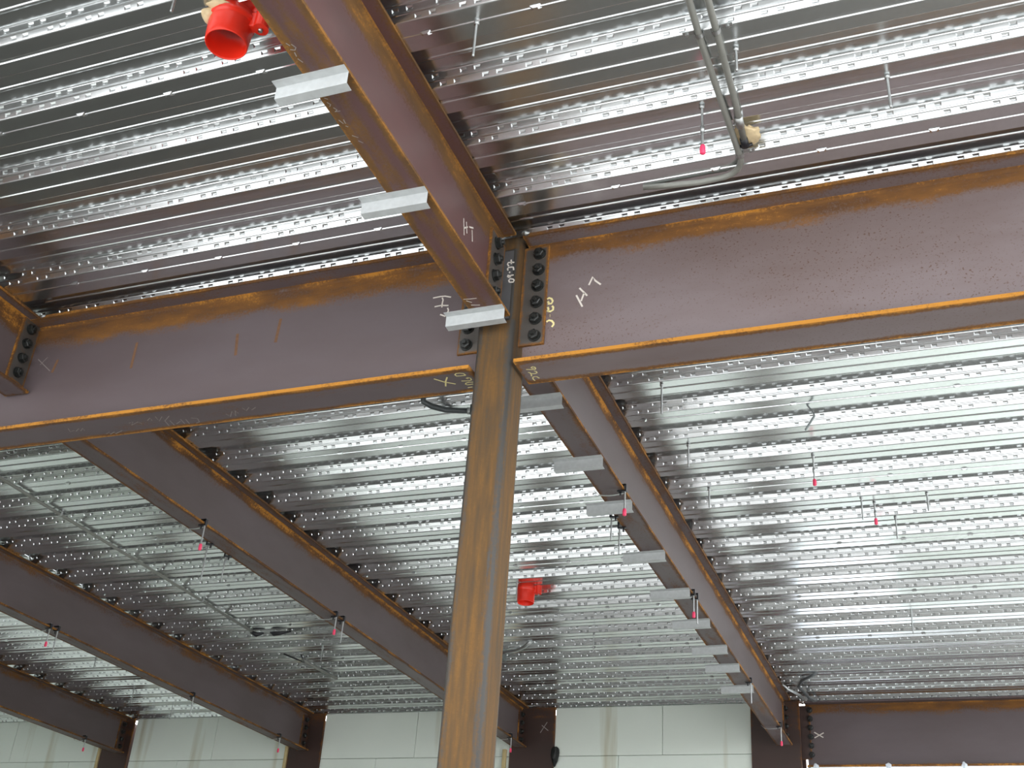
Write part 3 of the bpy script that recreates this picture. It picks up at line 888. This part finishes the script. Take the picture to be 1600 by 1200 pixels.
# ------------------------------------------------------------------ chalk writing and rust streaks on the steel
MARKS = [
    ('rg', 'w', 0.007, [(0.2964, -0.0063, 4.1251), (0.3232, -0.0063, 4.0681)]),
    ('rg', 'w', 0.007, [(0.3079, -0.0063, 4.1564), (0.3405, -0.0063, 4.1151)]),
    ('rg', 'w', 0.007, [(0.3282, -0.0063, 4.1319), (0.3168, -0.0063, 4.0947)]),
    ('rg', 'w', 0.007, [(0.3451, -0.0063, 4.1635), (0.3598, -0.0063, 4.1993), (0.3701, -0.0063, 4.1801), (0.3932, -0.0063, 4.1575)]),
    ('rg', 'y', 0.008, [(0.182, -0.0063, 4.1038), (0.1972, -0.0063, 4.1037), (0.2021, -0.0063, 4.114), (0.196, -0.0063, 4.1262), (0.1859, -0.0063, 4.1316), (0.1785, -0.0063, 4.1266)]),
    ('rg', 'y', 0.008, [(0.1813, -0.0063, 4.1163), (0.1873, -0.0063, 4.1054)]),
    ('rg', 'y', 0.008, [(0.1817, -0.0063, 4.0695), (0.1866, -0.0063, 4.0785), (0.1827, -0.0063, 4.0902)]),
    ('rg', 'y', 0.008, [(0.1827, -0.0063, 4.0718), (0.1948, -0.0063, 4.0674), (0.2053, -0.0063, 4.073), (0.2057, -0.0063, 4.0851), (0.2, -0.0063, 4.0922)]),
    ('rg', 'y', 0.008, [(0.1945, -0.0063, 4.054), (0.1945, -0.0063, 4.0406)]),
    ('rg', 'y', 0.008, [(0.1811, -0.0063, 4.0222), (0.1905, -0.0063, 4.028), (0.2026, -0.0063, 4.0236), (0.2106, -0.0063, 4.0126), (0.211, -0.0063, 4.0054), (0.2041, -0.0063, 3.9956)]),
    ('lg', 'w', 0.006, [(-0.3143, -0.0063, 4.2158), (-0.2825, -0.0063, 4.2176), (-0.2617, -0.0063, 4.2161), (-0.2345, -0.0063, 4.2064)]),
    ('lg', 'w', 0.006, [(-0.3029, -0.0063, 4.1716), (-0.2759, -0.0063, 4.1733), (-0.2417, -0.0063, 4.1676)]),
    ('lg', 'w', 0.006, [(-0.2733, -0.0063, 4.2109), (-0.2683, -0.0063, 4.1987), (-0.2703, -0.0063, 4.1826), (-0.2701, -0.0063, 4.1631)]),
    ('lg', 'w', 0.006, [(-0.2443, -0.0063, 4.1568), (-0.2394, -0.0063, 4.1447), (-0.243, -0.0063, 4.126)]),
    ('lg', 'w', 0.006, [(-0.2741, -0.0063, 4.1301), (-0.2495, -0.0063, 4.117)]),
    ('nb', 'w', 0.004, [(-0.0606, -0.2509, 4.0077), (-0.0366, -0.2467, 4.0077), (-0.0099, -0.245, 4.0077)]),
    ('nb', 'w', 0.004, [(-0.0536, -0.2388, 4.0077), (-0.0377, -0.2229, 4.0077)]),
    ('nb', 'w', 0.004, [(-0.0473, -0.2076, 4.0077), (-0.0145, -0.1991, 4.0077)]),
    ('lg', 'y', 0.006, [(-0.2504, -0.042, 3.8096), (-0.2224, -0.0116, 3.8096), (-0.1836, 0.0148, 3.8096)]),
    ('lg', 'y', 0.006, [(-0.1952, -0.0419, 3.8096), (-0.2138, -0.0129, 3.8096), (-0.229, 0.0226, 3.8096)]),
    ('lg', 'y', 0.005, [(-0.1198, -0.0385, 3.8096), (-0.1236, -0.0527, 3.8096), (-0.1367, -0.0592, 3.8096), (-0.1507, -0.0593, 3.8096), (-0.1593, -0.0515, 3.8096), (-0.1567, -0.0409, 3.8096), (-0.1401, -0.0385, 3.8096), (-0.1198, -0.0385, 3.8096)]),
    ('lg', 'y', 0.005, [(-0.1528, -0.0015, 3.8096), (-0.124, 0.0039, 3.8096), (-0.1118, 0.0001, 3.8096), (-0.1101, -0.0129, 3.8096), (-0.1194, -0.0202, 3.8096), (-0.1269, -0.017, 3.8096), (-0.12, -0.0103, 3.8096)]),
    ('lg', 'y', 0.005, [(-0.1116, 0.017, 3.8096), (-0.1284, 0.0146, 3.8096), (-0.1422, 0.018, 3.8096), (-0.147, 0.0253, 3.8096), (-0.1408, 0.0319, 3.8096), (-0.1172, 0.0308, 3.8096)]),
    ('lg', 'y', 0.005, [(-0.1482, 0.0523, 3.8096), (-0.1293, 0.0518, 3.8096)]),
    ('nb', 'w', 0.006, [(0.0048, -0.454, 4.2197), (0.0048, -0.4362, 4.1563)]),
    ('nb', 'w', 0.006, [(0.0048, -0.429, 4.2217), (0.0048, -0.4142, 4.1801)]),
    ('nb', 'w', 0.006, [(0.0048, -0.4452, 4.1815), (0.0048, -0.4128, 4.2103)]),
    ('nb', 'w', 0.006, [(0.0048, -0.4003, 4.2195), (0.0048, -0.365, 4.2405)]),
    ('nb', 'w', 0.006, [(0.0048, -0.3742, 4.2249), (0.0048, -0.3622, 4.1807)]),
    ('col', 'w', 0.006, [(0.0448, -0.077, 4.1823), (0.0414, -0.077, 4.192), (0.0454, -0.077, 4.1983), (0.058, -0.077, 4.195), (0.0638, -0.077, 4.188), (0.0608, -0.077, 4.1805), (0.0448, -0.077, 4.1823)]),
    ('col', 'w', 0.006, [(0.0602, -0.077, 4.2138), (0.0513, -0.077, 4.2143), (0.0443, -0.077, 4.2126), (0.0351, -0.077, 4.2173), (0.0346, -0.077, 4.2123), (0.0404, -0.077, 4.2062), (0.0465, -0.077, 4.2071), (0.0443, -0.077, 4.2126)]),
    ('col', 'w', 0.006, [(0.041, -0.077, 4.2334), (0.043, -0.077, 4.2259)]),
    ('col', 'w', 0.006, [(0.0585, -0.077, 4.2373), (0.0557, -0.077, 4.252), (0.0485, -0.077, 4.2534), (0.036, -0.077, 4.2536), (0.0319, -0.077, 4.2482), (0.0352, -0.077, 4.2395)]),
    ('col', 'w', 0.006, [(0.0586, -0.077, 4.2739), (0.0468, -0.077, 4.2771), (0.0324, -0.077, 4.2777), (0.0302, -0.077, 4.271), (0.0364, -0.077, 4.2596)]),
    ('col', 'w', 0.006, [(0.0441, -0.077, 4.2899), (0.0465, -0.077, 4.268)]),
    ('rg', 'y', 0.005, [(0.1191, -0.0244, 3.8096), (0.1354, -0.0194, 3.8096), (0.1512, -0.0165, 3.8096), (0.1564, -0.0223, 3.8096), (0.1561, -0.0334, 3.8096), (0.1494, -0.0381, 3.8096), (0.1418, -0.0329, 3.8096), (0.1442, -0.0263, 3.8096), (0.1513, -0.0256, 3.8096)]),
    ('rg', 'y', 0.005, [(0.1189, -0.0031, 3.8096), (0.1254, 0.0025, 3.8096), (0.126, 0.0129, 3.8096), (0.1221, 0.0284, 3.8096)]),
    ('rg', 'y', 0.005, [(0.127, 0.0101, 3.8096), (0.141, 0.0125, 3.8096), (0.1508, 0.0087, 3.8096), (0.1512, -0.0013, 3.8096), (0.1444, -0.0061, 3.8096)]),
    ('rg', 'y', 0.005, [(0.1238, 0.063, 3.8096), (0.1208, 0.0518, 3.8096), (0.1227, 0.0388, 3.8096), (0.1304, 0.0335, 3.8096), (0.1403, 0.0359, 3.8096), (0.1461, 0.0497, 3.8096)]),
    ('lg', 'g', 0.004, [(-1.9953, -0.0241, 3.8096), (-2.0079, 0.0048, 3.8096), (-1.9813, -0.0019, 3.8096), (-1.9783, 0.0077, 3.8096), (-1.9476, -0.0131, 3.8096), (-1.9556, 0.0104, 3.8096), (-1.9281, -0.0112, 3.8096), (-1.9335, 0.0091, 3.8096)]),
    ('lg', 'g', 0.004, [(-1.856, 0.0588, 3.8096), (-1.8287, 0.0459, 3.8096), (-1.8422, 0.0683, 3.8096), (-1.8079, 0.0506, 3.8096), (-1.8143, 0.0683, 3.8096), (-1.7643, 0.048, 3.8096)]),
    ('lg', 'g', 0.004, [(-1.6915, -0.0039, 3.8096), (-1.6663, -0.0104, 3.8096), (-1.6915, 0.0146, 3.8096), (-1.6432, -0.005, 3.8096), (-1.6372, 0.0148, 3.8096)]),
    ('lg', 'g', 0.004, [(-1.5952, -0.0061, 3.8096), (-1.5687, -0.0243, 3.8096), (-1.575, -0.0014, 3.8096)]),
    ('lg', 'g', 0.004, [(-1.5385, -0.0293, 3.8096), (-1.5471, 0.0112, 3.8096), (-1.51, -0.0226, 3.8096), (-1.5176, 0.0119, 3.8096), (-1.4751, -0.0205, 3.8096)]),
    ('lg', 'g', 0.004, [(-1.5204, 0.0113, 3.8096), (-1.5297, 0.0582, 3.8096)]),
    ('lg', 'g', 0.004, [(-1.4975, 0.0166, 3.8096), (-1.5029, 0.0582, 3.8096)]),
    ('lg', 'g', 0.004, [(-1.487, 0.0496, 3.8096), (-1.4553, 0.0325, 3.8096)]),
    ('lg', 'g', 0.004, [(-1.4446, 0.0168, 3.8096), (-1.4496, 0.0583, 3.8096)]),
    ('lg', 'g', 0.004, [(-1.4218, 0.0221, 3.8096), (-1.4296, 0.0629, 3.8096)]),
    ('lg', 'g', 0.004, [(-1.392, 0.0169, 3.8096), (-1.3672, 0.0287, 3.8096), (-1.3761, 0.057, 3.8096), (-1.3974, 0.0642, 3.8096)]),
    ('lg', 'g', 0.004, [(-1.2227, 0.0207, 3.8096), (-1.2162, 0.046, 3.8096), (-1.1846, 0.006, 3.8096), (-1.1906, 0.046, 3.8096), (-1.1676, 0.0042, 3.8096), (-1.1665, 0.0279, 3.8096)]),
    ('lg', 'g', 0.004, [(-1.1246, -0.009, 3.8096), (-1.1206, 0.0152, 3.8096), (-1.094, -0.0076, 3.8096), (-1.0954, 0.0153, 3.8096), (-1.0666, -0.0011, 3.8096)]),
    ('nb', 'g', 0.003, [(-0.0531, -1.5768, 4.0077), (-0.0465, -1.5644, 4.0077)]),
    ('nb', 'g', 0.003, [(-0.0405, -1.5689, 4.0077), (-0.0334, -1.5542, 4.0077), (-0.0415, -1.546, 4.0077), (-0.0537, -1.5518, 4.0077)]),
    ('nb', 'g', 0.003, [(-0.0471, -1.5392, 4.0077), (-0.0494, -1.5229, 4.0077)]),
    ('nb', 'g', 0.003, [(-0.0506, -1.5146, 4.0077), (-0.043, -1.4973, 4.0077)]),
    ('nb', 'g', 0.003, [(-0.0534, -1.3499, 4.0077), (-0.0448, -1.3427, 4.0077)]),
    ('nb', 'g', 0.003, [(-0.0544, -1.3315, 4.0077), (-0.0478, -1.3202, 4.0077), (-0.0553, -1.3129, 4.0077)]),
    ('nb', 'g', 0.003, [(-0.0466, -1.3056, 4.0077), (-0.04, -1.2942, 4.0077), (-0.0506, -1.2878, 4.0077)]),
    ('nb', 'g', 0.003, [(-0.0464, -1.2889, 4.0077), (-0.0328, -1.2874, 4.0077)]),
    ('nb', 'g', 0.003, [(-0.0562, -1.2532, 4.0077), (-0.0497, -1.2342, 4.0077)]),
    ('nb', 'g', 0.003, [(-0.0409, -1.2512, 4.0077), (-0.0434, -1.2324, 4.0077)]),
    ('nb', 'g', 0.003, [(-0.0478, -1.2238, 4.0077), (-0.0421, -1.2173, 4.0077)]),
    ('nb', 'g', 0.003, [(-0.0487, -1.1793, 4.0077), (-0.0339, -1.165, 4.0077)]),
    ('nb', 'g', 0.003, [(-0.0407, -1.1518, 4.0077), (-0.0306, -1.1387, 4.0077)]),
    ('lg', 'g', 0.003, [(-2.3078, -0.0063, 4.2154), (-2.2156, -0.0063, 4.1396)]),
    ('lg', 'g', 0.003, [(-2.2532, -0.0063, 4.2187), (-2.2849, -0.0063, 4.1824)]),
    ('eg', 'w', 0.009, [(0.2342, 6.9437, 4.1515), (0.3084, 6.9437, 4.1055)]),
    ('eg', 'w', 0.009, [(0.3138, 6.9437, 4.1456), (0.2344, 6.9437, 4.1037)]),
    ('c3', 'g', 0.007, [(-2.2204, 6.8392, 4.2326), (-2.1549, 6.8392, 4.1826)]),
    ('c3', 'g', 0.007, [(-2.1697, 6.8392, 4.261), (-2.2322, 6.8392, 4.1645)]),
    ('lg', 'r', 0.014, [(-1.0248, -0.0063, 4.2312), (-1.0286, -0.0063, 4.113)]),
    ('lg', 'r', 0.014, [(-1.2296, -0.0063, 4.187), (-1.2168, -0.0063, 4.0769)]),
    ('lg', 'r', 0.014, [(-1.7593, -0.0063, 4.2236), (-1.7573, -0.0063, 4.0892)]),
    ('lg', 'r', 0.014, [(-2.1885, -0.0063, 4.1958), (-2.2012, -0.0063, 4.129)]),
]

OWN = {'rg': girder_r, 'lg': girder_l, 'nb': near_beam, 'col': colm, 'eg': edge_girder, 'c3': wc1}
def to_local(p, o):
    v = Vector(p) - o.location
    return Matrix.Rotation(-o.rotation_euler.z, 3, 'Z') @ v
def ribbon(bm, pts, w, own):
    P = [Vector(p) for p in pts]
    sp = [max(q[i] for q in P) - min(q[i] for q in P) for i in range(3)]
    return P, sp
def draw(strokes, w, own, mat, ax):
    bm = bmesh.new()
    nrm = Vector((1 if ax == 0 else 0, 1 if ax == 1 else 0, 1 if ax == 2 else 0))
    for pts in strokes:
        P = [Vector(p) for p in pts]
        L = []; Rr = []
        for i, p in enumerate(P):
            t = (P[min(i + 1, len(P) - 1)] - P[max(i - 1, 0)])
            if t.length < 1e-6: t = P[i] - P[i - 1]
            s = nrm.cross(t.normalized()) * w / 2
            L.append(bm.verts.new(to_local(p + s, own))); Rr.append(bm.verts.new(to_local(p - s, own)))
        for i in range(len(P) - 1):
            bm.faces.new((L[i], L[i + 1], Rr[i + 1], Rr[i]))
    return bmobj('rust_streak' if mat is M_STREAK else 'chalk_mark', bm, mat, own)
MATS = {'w': M_CHALKW, 'y': M_CHALKY, 'g': M_CHALKG, 'r': M_STREAK}
runs = []
for n, c, w, pts in MARKS:
    ax = min(range(3), key=lambda i: max(p[i] for p in pts) - min(p[i] for p in pts))
    lo = [min(p[i] for p in pts) - .004 for i in range(3)]; hi = [max(p[i] for p in pts) + .004 for i in range(3)]
    for r in runs:                      # strokes that touch make one letter
        if c != 'r' and r[0] == (n, c, w, ax) and all(lo[i] <= r[3][i] and hi[i] >= r[2][i] for i in range(3)):
            r[1].append(pts); r[2] = [min(a, b) for a, b in zip(r[2], lo)]; r[3] = [max(a, b) for a, b in zip(r[3], hi)]
            break
    else: runs.append([(n, c, w, ax), [pts], lo, hi])
for (n, c, w, ax), st, lo_, hi_ in runs:
    o = draw(st, w, OWN[n], MATS[c], ax)
    if c == 'y': o['label'] = 'yellow chalk lettering'
    elif c == 'w': o['label'] = 'white chalk lettering'
